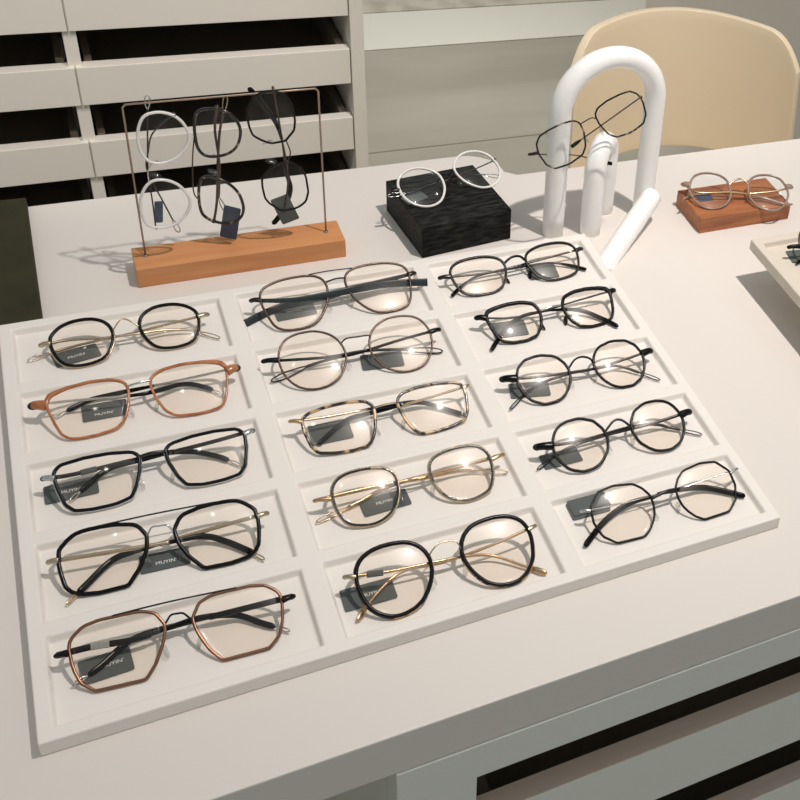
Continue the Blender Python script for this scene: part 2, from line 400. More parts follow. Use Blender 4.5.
# ---------------------------------------------------------------- white tube sculpture
sc = thing('tube_sculpture', 'white loop sculpture of bent round tube standing behind the tray', 'sculpture', Matrix.Translation((0.57, 0.04, 0)))
def arc_path(a, b, top, n=20):
    a, b = Vector(a), Vector(b); c = (a + b) / 2; h = (b - a).length / 2; d = (b - a).normalized()
    zc = top - h; out = [a.lerp(Vector((a.x, a.y, zc)), k / 6) for k in range(6)]
    for k in range(n + 1):
        t = math.pi * (1 - k / n)
        p = c + d * (h * math.cos(t)); out.append(Vector((p.x, p.y, zc + h * math.sin(t))))
    out += [Vector((b.x, b.y, zc)).lerp(b, k / 6) for k in range(1, 7)]
    return out
TR_ = .0113
def tube_part(name, path, p=.012):
    v, f = sweep_data(path, capfun((TR_, TR_), p), ns=28)
    o = mesh(name, v, f, 'sculpture_white'); under(o, sc); return o
big = arc_path((0.503, 0.036, 0.0), (0.6135, 0.046, 0.0), 0.204, 30)
v, f = sweep_data(big, lambda t: (TR_, TR_), ns=28); under(mesh('tall_arch', v, f, 'sculpture_white'), sc)
inn = arc_path((0.543, 0.028, 0.0), (0.574, 0.066, 0.0), 0.099, 24)
v, f = sweep_data(inn, lambda t: (TR_, TR_), ns=28); under(mesh('inner_loop', v, f, 'sculpture_white'), sc)
ly = crom([(0.6215, 0.036, 0.0345), (0.6165, 0.032, 0.0325), (0.590, 0.0107, 0.0215), (0.565, -0.0095, 0.0110), (0.5395, -0.030, -0.0005), (0.531, -0.0368, -0.0045)], 6)
v, f = sweep_data(ly, lambda t: (TR_ * (1 if t > .07 else math.sqrt(max(.04, 1 - (1 - t / .07) ** 2))),) * 2, ns=28)
for p in v: p.z = max(p.z, 0.0); p.x = max(p.x, 0.5292)
under(mesh('leaning_leg', v, f, 'sculpture_white'), sc)

G = {
'11': {'h':339,'r':[229,232,236,238,240,241,242,242,240,237,234,230,227,223,219,216,213,211,210,210,211,212,214,216,219,222,225,228,231,235,238,241,241,238,235,233,231,229,228,228,229,230,232,234,236,237,236,233,230,226,222,219,217,215,214,214,214,215,217,219,222,223,224,223,222,221,220,220,220,222,224,226],'B':[[-95,47,0],[-42,121,0],[0,139,0],[51,100,0],[101,38,0]],'HL':[-638,53,-20],'HR':[650,52,-20],'TR':[[650,52,-20],[345,41,-45],[-16,27,-74],[-247,33,-99],[-477,24,-117],[-759,-33,-89]],'TL':[[-638,53,-19],[-427,59,-38],[-189,11,-17],[78,-12,-14],[314,-10,-55],[525,-69,-63],[700,-211,3]],'TAG':[[0.0444,-0.0436,0.0079],[0.984,0.178,-0.0],[-0.178,0.984,0.0],0.0347,0.0185],'M':[[0.0848,-0.0405,0.0194],[0.9994,0.0343,0.0],[-0.0306,0.8905,0.454],[0.0156,-0.4537,0.891]]},
'12': {'h':373,'r':[277,282,290,300,308,315,321,316,307,296,285,274,262,253,247,242,239,236,234,233,234,236,240,247,255,263,273,285,301,313,316,317,309,296,286,278,272,268,266,266,266,269,273,278,279,278,276,268,259,252,245,239,234,232,232,231,231,233,237,242,249,255,260,262,264,267,266,264,263,264,267,272],'B':[[-74,140,0],[-1,139,0],[79,153,0]],'HL':[-749,136,-20],'HR':[735,117,-20],'TR':[[735,117,-20],[230,135,-95],[-217,158,-164],[-394,148,-179],[-629,43,-126]],'TL':[[-749,136,-19],[-534,124,-36],[-7,56,-35],[316,111,-132],[487,33,-116],[591,-89,-58]],'TAG':[[0.0578,-0.1219,0.0079],[1.0,-0.017,0.0],[0.017,1.0,-0.0],0.0324,0.0199],'M':[[0.0856,-0.1298,0.0192],[0.9999,0.0167,0.0],[-0.0149,0.8909,0.454],[0.0076,-0.4539,0.891]]},
'13': {'h':377,'r':[266,275,283,291,302,314,310,303,286,267,252,241,232,225,219,213,210,208,208,209,212,216,223,229,237,247,261,278,299,309,314,313,303,293,285,280,274,270,267,267,268,272,273,270,269,266,253,241,232,225,219,214,210,208,207,208,210,214,218,223,228,235,244,254,255,252,251,252,252,253,255,259],'B':[[-88,129,0],[-4,133,0],[82,134,0]],'HL':[-731,123,-20],'HR':[726,157,-20],'TR':[[726,157,-20],[413,146,-62],[-19,151,-128],[-293,146,-166],[-446,50,-132],[-587,-76,-68]],'TL':[[-731,122,-19],[-528,111,-35],[-17,146,-81],[235,138,-129],[437,45,-123],[588,-96,-57]],'TAG':[[0.027,-0.2061,0.0079],[1.0,0.004,0.0],[-0.004,1.0,0.0],0.0358,0.0192],'M':[[0.0844,-0.2159,0.0195],[1.0,-0.0047,0.0],[0.0042,0.891,0.454],[-0.0021,-0.454,0.891]]},
'14': {'h':370,'r':[266,273,279,288,297,296,295,296,294,288,276,265,257,252,246,241,238,236,237,237,239,244,250,257,264,272,277,280,284,287,293,296,290,285,283,280,277,277,276,278,281,287,293,292,292,286,281,272,261,254,248,245,241,238,237,237,239,243,249,257,260,253,247,243,242,242,243,243,244,247,252,259],'B':[[-86,94,0],[-51,154,0],[52,145,0],[84,75,0]],'BAR':[[-381,242,0],[-14,249,0],[373,251,0]],'HL':[-707,66,-20],'HR':[715,84,-20],'TR':[[715,84,-20],[185,57,-65],[-155,34,-90],[-332,0,-93],[-510,-160,-25],[-625,-274,33]],'TL':[[-707,65,-19],[-14,26,-25],[262,27,-66],[413,-52,-62],[577,-200,-2],[643,-278,36]],'TAG':[[0.0786,-0.3001,0.0079],[0.999,-0.048,0.0],[0.048,0.999,-0.0],0.0326,0.0175],'M':[[0.0788,-0.2969,0.0195],[0.9988,-0.0481,0.0],[0.0429,0.89,0.454],[-0.0219,-0.4535,0.891]]},
'15': {'h':369,'r':[267,274,282,292,300,298,297,299,299,289,280,271,261,252,243,237,233,230,229,230,233,238,245,252,258,267,279,286,290,296,301,303,299,293,286,280,277,275,274,274,274,276,279,282,278,276,277,277,265,254,245,239,235,233,232,233,236,241,249,258,267,263,257,253,251,250,248,247,248,250,255,260],'B':[[-77,101,0],[-41,153,0],[32,147,0],[78,83,0]],'BAR':[[-386,245,0],[-17,244,0],[383,247,0]],'HL':[-725,65,-20],'HR':[728,93,-20],'TR':[[728,93,-20],[350,95,-63],[-61,99,-111],[-303,76,-126],[-504,-69,-68],[-656,-152,-25]],'TL':[[-725,65,-19],[-525,73,-38],[-258,56,-35],[103,106,-79],[346,77,-111],[501,-26,-84],[671,-142,-30]],'TAG':[[0.0326,-0.3802,0.0079],[0.998,0.056,0.0],[-0.056,0.998,0.0],0.0311,0.0206],'M':[[0.0787,-0.382,0.0191],[0.9981,-0.0622,0.0],[0.0555,0.8893,0.454],[-0.0283,-0.4531,0.891]]},
'21': {'h':381,'r':[277,285,294,304,315,324,331,335,334,328,319,308,298,289,281,274,269,266,264,264,265,268,272,277,283,290,299,308,317,323,323,319,314,306,299,292,287,283,281,281,283,286,291,297,302,305,303,298,292,285,279,273,269,266,264,262,262,261,260,259,257,254,252,250,250,250,251,253,257,260,265,271],'B':[[-68,169,0],[11,170,0],[93,170,0]],'BAR':[[-213,256,0],[-32,265,0],[163,271,0]],'HL':[-746,116,-20],'HR':[737,101,-20],'TR':[[737,101,-20],[230,80,-70],[-135,60,-103],[-368,70,-135],[-585,34,-136],[-841,-73,-81]],'TL':[[-747,116,-19],[-385,26,15],[87,25,11],[470,53,-58],[839,-8,-44]],'TAG':[[0.2235,-0.0347,0.0079],[0.999,0.047,0.0],[-0.047,0.999,0.0],0.0355,0.0186],'M':[[0.2629,-0.0375,0.0206],[0.9997,0.0243,0.0],[-0.0217,0.8907,0.454],[0.011,-0.4539,0.891]]},
'22': {'h':380,'r':[274,275,275,276,276,277,278,279,280,279,279,278,278,277,277,277,277,276,276,277,279,282,285,289,293,297,298,298,296,293,290,288,285,281,278,275,273,271,271,271,271,272,273,274,276,278,279,281,281,281,281,280,279,278,277,276,276,275,274,273,272,272,272,271,271,270,269,270,270,271,272,273],'B':[[-114,111,0],[-71,139,0],[26,137,0],[123,130,0],[125,91,0]],'HL':[-770,80,-20],'HR':[743,82,-20],'TR':[[743,82,-20],[389,61,-53],[27,21,-77],[-208,22,-106],[-423,1,-121],[-743,-95,-75]],'TL':[[-771,79,-19],[-279,8,-15],[45,13,-40],[374,-15,-92],[731,-123,-60]],'TAG':[[0.2789,-0.1274,0.0079],[0.993,-0.118,0.0],[0.118,0.993,-0.0],0.0361,0.0213],'M':[[0.2589,-0.1243,0.021],[0.9999,-0.0103,0.0],[0.0092,0.891,0.454],[-0.0047,-0.454,0.891]]},
'23': {'h':385,'r':[272,278,287,296,305,309,310,303,293,277,262,251,242,234,227,221,217,214,213,214,216,220,225,230,237,245,257,272,289,302,314,316,306,299,294,288,282,279,278,279,281,279,278,278,272,257,245,236,229,223,218,214,212,211,212,215,219,222,227,233,242,253,261,262,264,265,263,261,261,262,264,267],'B':[[-82,118,0],[8,120,0],[101,116,0]],'HL':[-753,161,-20],'HR':[722,140,-20],'TR':[[722,140,-20],[386,118,-54],[69,116,-95],[-137,119,-124],[-325,102,-140],[-593,-81,-53]],'TL':[[-753,160,-19],[-505,139,-34],[70,130,-72],[306,115,-115],[454,24,-100],[626,-117,-34]],'TAG':[[0.2164,-0.2049,0.0079],[1.0,-0.022,0.0],[0.022,1.0,-0.0],0.0327,0.0242],'M':[[0.2622,-0.214,0.0184],[1.0,0.0035,0.0],[-0.0031,0.891,0.454],[0.0016,-0.454,0.891]]},
'24': {'h':378,'r':[247,252,257,263,268,274,278,279,276,271,264,257,251,246,242,238,236,235,235,236,238,241,246,251,256,262,268,272,275,275,274,271,267,262,257,254,251,250,249,248,249,250,252,254,256,257,255,251,246,243,240,238,237,236,235,235,234,233,233,232,232,232,233,233,234,234,235,236,237,238,240,244],'B':[[-125,46,0],[-11,52,0],[116,67,0]],'HL':[-749,74,-20],'HR':[741,87,-20],'TR':[[741,87,-20],[337,80,-59],[-13,87,-98],[-234,65,-110],[-464,-7,-99],[-771,-85,-59]],'TL':[[-749,73,-19],[-280,78,-44],[84,58,-52],[384,61,-107],[641,-9,-95],[752,-58,-72]],'TAG':[[0.2368,-0.2984,0.0079],[0.999,0.042,0.0],[-0.042,0.999,0.0],0.0371,0.0181],'M':[[0.2609,-0.2986,0.0191],[0.9999,-0.0117,0.0],[0.0104,0.8909,0.454],[-0.0053,-0.454,0.891]]},
'25': {'h':385,'r':[261,265,270,275,278,280,283,284,286,285,284,283,280,276,272,268,266,264,264,265,267,269,273,276,280,283,287,289,290,289,286,283,278,274,270,266,263,261,260,260,261,262,264,266,268,269,270,271,272,272,273,272,270,268,265,263,260,259,257,255,253,251,249,246,245,244,244,245,247,249,252,256],'B':[[-99,106,0],[-74,145,0],[-25,170,0],[71,166,0],[106,129,0],[114,69,0]],'HL':[-718,115,-20],'HR':[710,121,-20],'TR':[[710,121,-20],[397,72,-43],[-1,47,-89],[-310,72,-146],[-530,-52,-108],[-690,-201,-33]],'TL':[[-718,115,-19],[-425,74,-31],[-71,53,-41],[170,40,-72],[362,-8,-94],[561,-163,-48],[675,-255,-5]],'TAG':[[0.2025,-0.3834,0.0079],[1.0,-0.011,0.0],[0.011,1.0,-0.0],0.0373,0.0206],'M':[[0.2598,-0.3887,0.022],[0.9999,-0.0158,0.0],[0.014,0.8909,0.454],[-0.0072,-0.4539,0.891]]},
'31': {'h':392,'r':[270,277,283,287,289,288,282,274,264,254,245,237,230,224,219,215,212,210,210,210,213,216,221,227,234,243,252,262,272,281,288,291,291,288,283,276,271,268,265,263,262,262,262,259,254,247,239,232,225,220,216,212,210,209,209,210,212,215,218,222,225,229,233,237,241,244,247,250,252,255,259,264],'B':[[-95,89,0],[-27,129,0],[62,125,0],[116,68,0]],'HL':[-770,75,-20],'HR':[742,93,-20],'TR':[[742,93,-20],[242,73,-58],[-101,60,-83],[-366,56,-106],[-548,-16,-80],[-730,-148,-13]],'TL':[[-770,74,-19],[-350,26,-12],[31,21,-18],[371,30,-76],[554,-44,-60],[709,-165,-3]],'TAG':[[0.4639,-0.0367,0.0079],[0.995,-0.105,0.0],[0.105,0.995,-0.0],0.0298,0.0265],'M':[[0.4363,-0.039,0.0178],[0.9989,0.046,0.0],[-0.041,0.8901,0.454],[0.0209,-0.4535,0.891]]},
'32': {'h':375,'r':[251,254,260,265,266,266,267,265,258,247,238,231,223,218,212,207,204,202,202,204,205,208,211,217,224,232,244,257,270,284,288,285,278,268,259,253,247,244,242,242,241,242,242,243,244,238,230,224,220,216,211,207,204,202,203,204,206,208,209,212,216,221,229,231,231,232,236,238,239,241,243,247],'B':[[-107,74,0],[10,84,0],[124,83,0]],'HL':[-714,137,-20],'HR':[694,141,-20],'TR':[[694,141,-20],[302,121,-55],[-32,99,-83],[-245,99,-107],[-449,6,-86],[-706,-243,35]],'TL':[[-714,136,-19],[-386,57,-5],[7,61,-23],[287,13,-50],[457,-124,-19],[575,-292,61]],'TAG':[[0.4012,-0.1176,0.0079],[0.995,-0.103,0.0],[0.103,0.995,-0.0],0.0327,0.0235],'M':[[0.4435,-0.1211,0.0179],[0.9998,0.022,0.0],[-0.0196,0.8908,0.454],[0.01,-0.4539,0.891]]},
'33': {'h':367,'r':[244,246,249,250,250,251,251,251,251,252,250,249,246,241,238,237,238,237,236,237,237,238,241,246,251,250,250,251,254,254,251,249,249,248,247,244,243,241,240,239,238,238,237,237,238,240,240,238,236,237,239,240,238,235,233,233,235,235,235,235,234,234,233,232,232,233,233,234,235,237,240,242],'B':[[-105,56,0],[-43,123,0],[38,136,0],[104,99,0],[124,41,0]],'HL':[-722,90,-20],'HR':[705,75,-20],'TR':[[705,75,-20],[444,45,-32],[105,23,-56],[-105,35,-83],[-393,0,-95],[-573,-86,-62],[-747,-210,1]],'TL':[[-722,90,-19],[-438,45,-19],[95,13,-27],[354,13,-73],[536,-105,-46],[687,-248,21]],'TAG':[[0.3894,-0.2065,0.0079],[0.981,-0.193,0.0],[0.193,0.981,-0.0],0.0356,0.0201],'M':[[0.4383,-0.2102,0.0194],[0.9999,-0.0134,0.0],[0.0119,0.8909,0.454],[-0.0061,-0.4539,0.891]]},
'34': {'h':362,'r':[243,243,242,243,245,245,243,243,244,247,245,241,238,238,238,237,237,235,234,234,236,238,239,241,245,245,247,247,246,245,243,243,242,242,243,243,243,241,240,240,240,241,241,240,240,242,243,242,240,238,239,240,239,237,235,234,234,233,233,233,231,230,230,229,229,231,235,236,236,236,237,240],'B':[[-94,64,0],[-27,131,0],[40,131,0],[90,80,0],[114,28,0]],'HL':[-726,78,-20],'HR':[694,65,-20],'TR':[[694,65,-20],[346,49,-51],[-2,60,-95],[-329,52,-127],[-565,-4,-116],[-769,-100,-67]],'TL':[[-726,78,-19],[-356,43,-29],[105,68,-65],[365,55,-107],[541,-33,-94],[743,-168,-32]],'TAG':[[0.3842,-0.2983,0.0079],[1.0,0.001,0.0],[-0.001,1.0,0.0],0.034,0.0176],'M':[[0.4369,-0.3007,0.0205],[1.0,-0.0039,0.0],[0.0035,0.891,0.454],[-0.0018,-0.454,0.891]]},
'35': {'h':376,'r':[264,265,267,269,270,266,264,264,261,258,257,255,248,241,236,233,232,232,235,237,238,240,243,249,256,266,266,264,264,265,269,274,273,268,264,262,263,264,261,258,258,260,264,265,260,257,257,258,259,252,244,239,235,233,233,235,238,244,252,257,255,254,256,255,254,254,256,256,259,260,260,262],'B':[[-84,55,0],[22,74,0],[122,71,0]],'HL':[-701,107,-20],'HR':[716,112,-20],'TR':[[716,112,-20],[338,93,-53],[121,85,-74],[-41,87,-93],[-270,86,-119],[-512,-3,-102],[-771,-183,-11]],'TL':[[-701,107,-19],[-411,84,-32],[-56,86,-43],[192,78,-73],[434,37,-102],[717,-138,-33]],'TAG':[[0.3855,-0.3583,0.0079],[1.0,-0.02,0.0],[0.02,1.0,-0.0],0.0343,0.02],'M':[[0.442,-0.3846,0.0192],[0.9999,-0.0126,0.0],[0.0112,0.8909,0.454],[-0.0057,-0.454,0.891]]},
'bx': {'h':339,'r':[242,246,250,253,255,255,253,251,249,247,245,243,242,241,240,240,239,239,239,238,239,239,240,242,244,247,248,250,251,252,252,252,251,249,248,248,248,248,248,249,248,248,248,247,247,246,245,245,244,243,243,242,241,240,238,237,236,235,234,232,229,227,225,225,225,225,227,229,231,233,235,239],'B':[[-86,-16,0],[-22,-5,0],[106,70,0]],'HL':[-667,67,-20],'HR':[609,57,-20],'TR':[[609,57,-20],[358,37,-37],[-8,37,-76],[-177,51,-100],[-403,43,-118],[-648,101,-147]],'TL':[[-667,67,-19],[-435,34,-20],[27,37,-39],[299,-1,-74],[511,-109,-42],[545,-159,-19]],'TAG':[[0.3677,0.0837,0.0379],[0.943,0.332,0.0],[-0.332,0.943,0.0],0.0245,0.0151],'M':[[0.4089,0.0954,0.0487],[0.9541,0.2995,0.0],[-0.2692,0.8575,0.4384],[0.1313,-0.4183,0.8988]]},
'wd': {'h':346,'r':[239,239,240,243,247,252,256,261,263,264,264,263,261,260,258,256,254,253,252,252,253,254,255,256,258,258,258,256,253,249,245,242,240,239,238,238,239,238,237,235,234,234,234,235,237,239,241,244,247,250,253,254,254,253,252,250,249,248,248,247,248,248,248,247,246,245,244,243,243,242,241,240],'B':[[-109,99,0],[-36,149,0],[45,170,0],[115,108,0]],'HL':[-640,94,-20],'HR':[635,106,-20],'TR':[[635,106,-20],[460,35,-11],[107,-6,-29],[-229,20,-72],[-517,-7,-80],[-675,-111,-38]],'TL':[[-641,93,-19],[-482,-45,22],[-57,-20,8],[257,-52,-29],[518,-140,-24],[637,-139,-26]],'TAG':[[0.6843,0.0332,0.0209],[0.999,-0.048,0.0],[0.048,0.999,-0.0],0.0175,0.0174],'M':[[0.7216,0.0188,0.0307],[0.9555,-0.2949,0.0],[0.2734,0.886,0.3746],[-0.1105,-0.358,0.9272]]},
'hA': {'h':343,'r':[253,248,243,238,232,227,223,218,214,210,207,205,203,203,202,203,203,203,204,204,204,204,205,206,207,210,212,216,220,224,229,233,238,242,246,250,255,258,262,264,266,268,267,263,256,246,237,229,222,217,212,209,206,204,203,204,205,207,210,214,219,224,230,237,245,252,259,264,266,265,262,258],'B':[[-92,-96,0],[-9,-136,0],[121,-123,0]],'HL':[-569,87,-20],'HR':[609,-83,-20],'TR':[[609,-83,-20],[362,-95,-100],[92,-119,-120],[-291,-113,-120],[-566,-106,-120],[-700,-105,-120]],'TL':[[-569,87,-20],[-325,-67,-132],[-114,-108,-160],[87,-119,-160],[466,18,-160],[766,128,-160]],'TAG':[[0.1296,0.07,0.0683],[0.993,0.0,-0.115],[0.115,0.0,0.993],0.007,0.0231],'M':[[0.1389,0.062,0.1155],[-0.0942,0.0,-0.9955],[0.9955,0.0,-0.0942],[0.0,-1.0,0.0]]},
'hB': {'h':367,'r':[241,234,228,222,217,212,208,204,201,198,195,193,191,189,188,187,188,189,192,195,199,204,208,213,218,223,228,233,238,243,247,250,252,254,256,257,257,255,254,255,257,257,257,255,253,247,237,228,220,213,207,203,199,197,197,197,199,202,206,212,220,230,241,253,264,274,279,280,275,267,258,249],'B':[[-351,-185,0],[-46,-226,0],[284,-235,0],[391,-206,0]],'HL':[-631,0,-20],'HR':[623,-80,-20],'TR':[[623,-80,-20],[431,-67,-100],[-6,-45,-120],[-334,-14,-120],[-605,40,-120],[-699,52,-120]],'TL':[[-631,0,-20],[-319,-61,-132],[18,-48,-160],[355,-62,-160],[470,-67,-160],[599,-9,-160]],'TAG':[[0.1893,0.0756,0.0426],[0.894,-0.402,-0.199],[0.182,-0.082,0.98],0.0152,0.0377],'M':[[0.1849,0.0688,0.1088],[-0.0508,0.0228,-0.9984],[0.9105,-0.4097,-0.0557],[-0.4104,-0.9119,-0.0]]},
'hC': {'h':381,'r':[267,268,271,276,273,263,255,250,247,244,236,227,220,215,211,207,203,200,199,199,201,205,210,217,224,229,235,244,254,261,263,265,267,268,268,265,265,266,269,266,261,251,241,233,228,225,222,218,215,212,208,204,201,198,198,199,201,204,208,213,220,228,234,236,237,240,245,249,254,261,267,268],'B':[[-99,95,0],[13,103,0],[112,51,0]],'HL':[-666,69,-20],'HR':[673,-54,-20],'TR':[[673,-54,-20],[376,47,-100],[53,67,-120],[-226,50,-120],[-432,-20,-120],[-661,-127,-120]],'TL':[[-666,69,-20],[-385,76,-113],[-34,71,-160],[299,53,-160],[531,53,-160],[763,-59,-160],[889,-174,-160]],'TAG':[[0.2386,0.07,0.0533],[0.955,0.0,0.297],[-0.297,0.0,0.955],0.0167,0.0313],'M':[[0.2357,0.062,0.1219],[0.0932,0.0,-0.9956],[0.9956,0.0,0.0932],[0.0,-1.0,0.0]]},
'tb': {'h':343,'r':[246,253,259,264,272,280,283,278,273,263,250,239,232,226,220,214,210,208,207,208,210,214,219,224,232,241,253,259,261,264,268,266,262,259,258,257,253,250,249,250,253,255,251,249,248,248,239,229,221,215,211,209,207,204,203,203,202,203,206,210,216,224,230,230,230,233,236,236,236,236,237,241],'B':[[-74,122,0],[39,126,0],[75,87,0]],'HL':[-681,66,-20],'HR':[605,76,-20],'TR':[[605,76,-20],[138,-31,-120],[-127,-71,-120],[-260,-94,-120]],'TL':[[-681,66,-20],[-442,-160,-440],[-196,-298,-440],[-47,-429,-440],[122,-572,-440]],'M':[[0.5282,0.0101,0.1398],[0.9223,0.026,0.3855],[-0.3719,0.3305,0.8675],[-0.1048,-0.9435,0.3145]]},
}
# ---------------------------------------------------------------- eyeglasses
def S(x): return x * 1e-4
def V3(q): return Vector((S(q[0]), S(q[1]), S(q[2])))
def outline(D, n=72, inset=0.0):
    r = D['r']; N = len(r)
    pts = [Vector(((S(r[k]) - inset) * math.cos(2 * math.pi * k / N), (S(r[k]) - inset) * math.sin(2 * math.pi * k / N), 0)) for k in range(N)]
    return crom(pts, n // N, closed=True)
def rim_mesh(pts, cx, mir, wf, z=0.0, depth=.0011, ns=8, power=2.6, bow=None):
    P = [Vector((cx + (-p.x if mir else p.x), p.y, z + (bow(p) if bow else 0))) for p in pts]
    if mir: P.reverse()
    Q = [(-p.x if mir else p.x, p.y) for p in pts]
    if mir: Q.reverse()
    m = len(P); vs, fs = [], []
    for i, p in enumerate(P):
        t = (P[(i + 1) % m] - P[i - 1]).normalized(); u = Vector((0, 0, 1)); s = t.cross(u).normalized()
        hw = wf(Q[i][0] * (-1 if cx < 0 else 1), Q[i][1])
        for k in range(ns):
            a = 2 * math.pi * (k + .5) / ns; c, q = math.cos(a), math.sin(a)
            c = math.copysign(abs(c) ** (2 / power), c); q = math.copysign(abs(q) ** (2 / power), q)
            vs.append(p + s * c * hw + u * q * depth)
    for i in range(m):
        for k in range(ns):
            j = (i + 1) % m; fs.append((i * ns + k, i * ns + (k + 1) % ns, j * ns + (k + 1) % ns, j * ns + k))
    return vs, fs
def lens_mesh(pts, cx, mir, inset=.0004, sag=.0022, th=.0011):
    P = [(-p.x if mir else p.x, p.y) for p in pts]
    if mir: P.reverse()
    n = len(P); R = 7; vs, fs = [], []
    rm = max(math.hypot(*p) for p in P)
    for side in (1, 0):
        base = len(vs)
        vs.append(Vector((cx, 0, sag * 1 - .0006 - (0 if side else th))))
        for j in range(1, R + 1):
            for (x, y) in P:
                k = j / R; l = math.hypot(x, y); kk = (l - inset) / l * k
                d = (l * k / rm) ** 2
                vs.append(Vector((cx + x * kk, y * kk, sag * (1 - d) - .0006 - (0 if side else th))))
        for i in range(n):
            f = (base, base + 1 + i, base + 1 + (i + 1) % n); fs.append(f if side else f[::-1])
        for j in range(R - 1):
            for i in range(n):
                a = base + 1 + j * n + i; b = base + 1 + j * n + (i + 1) % n
                f = (a, a + n, b + n, b); fs.append(f if side else f[::-1])
    o1 = 1 + (R - 1) * n; o2 = len(vs) // 2 + o1
    for i in range(n):
        fs.append((o1 + (i + 1) % n, o1 + i, o2 + i, o2 + (i + 1) % n))
    return vs, fs
def rad_at(D, ang):
    r = D['r']; N = len(r); k = (ang / (2 * math.pi) * N) % N; i = int(k); t = k - i
    return S(r[i] * (1 - t) + r[(i + 1) % N] * t)
def split_path(path, s0, s1):
    L = [0.0]
    for i in range(1, len(path)): L.append(L[-1] + (path[i] - path[i - 1]).length)
    T = L[-1]; out = []
    def at(d):
        for i in range(1, len(path)):
            if L[i] >= d: return path[i - 1].lerp(path[i], (d - L[i - 1]) / max(1e-9, L[i] - L[i - 1]))
        return path[-1].copy()
    out.append(at(s0 * T)); out += [p.copy() for p, l in zip(path, L) if s0 * T + 2e-4 < l < s1 * T - 2e-4]; out.append(at(s1 * T))
    return out
def bend_up(u):  # direction perpendicular to the folded temple plane in front coordinates
    return u
def temple(root, D, key, sp, flat):
    pts = [V3(q) for q in D[key]]
    path = crom(pts, 10)
    tr = sp.get('tr', (.0012, .0014)); zup = Vector((0, -.45, .89)) if flat else Vector((0, 0, 1))
    tip = sp['tip']; tm = sp['temple']; sleeve = sp.get('sleeve', 'acetate_black'); s0 = sp.get('s0', .55); sr = sp.get('sr', (.0017, .0013))
    if tip == 'flat':
        v, f = sweep_data(path, lambda t: (sr[0] * (.45 + .55 * min(1, t / .5)), sr[1]), ns=8, up=zup, power=4)
        return mesh('temple', v, f, tm, root)
    end = {'sleeve': .995, 'sleeve_loop': .93, 'loop': sp.get('lp0', .86), 'drop': .93, 'paddle': .9}[tip]
    mp = split_path(path, 0, s0 + .03 if 'sleeve' in tip else end)
    v, f = sweep_data(mp, lambda t: (tr[0], tr[1]), ns=8, up=zup)
    o = mesh('temple', v, f, tm, root)
    e = path[-1]; q = split_path(path, end, 1.0); d = (q[-1] - q[0]); dl = d.length; d.normalize(); side = zup.cross(d).normalized()
    if 'sleeve' in tip:
        sp_ = split_path(path, s0, end)
        def rf(t):
            k = min(1, .55 + t * 1.1); c = 1 if t < .96 else math.sqrt(max(.05, 1 - ((t - .96) / .04) ** 2))
            return (sr[0] * k * c, sr[1] * min(1, k + .1) * c)
        v, f = sweep_data(sp_, rf, ns=10, up=zup, power=2.6)
        mesh('temple_tip', v, f, sleeve, o)
    if tip in ('sleeve_loop', 'loop', 'paddle'):
        wdt = .0024 if tip != 'sleeve_loop' else .0013
        if tip == 'loop': wdt = sp.get('loopw', .0022)
        c0 = q[0]; Lr = []
        for k in range(24):
            a = 2 * math.pi * k / 24
            x = (1 - math.cos(a)) / 2
            Lr.append(c0 + d * (dl * x) + side * (wdt * math.sin(a) * (.5 + .6 * x)))
        v, f = sweep_data(Lr, lambda t: (sp.get('lt', .0005),) * 2 if tip != 'paddle' else (.0006, .0006), closed=True, ns=6, up=zup)
        mesh('temple_loop', v, f, sp.get('loop_mat', tm), o)
    if tip == 'drop':
        c0 = q[0] + d * dl * .55
        v, f = ell(c0, (side * .0026, zup * .0018, d * (dl * .55 + .0015)), 14, 10)
        mesh('temple_tip', v, f, sp.get('loop_mat', tm), o)
    return o
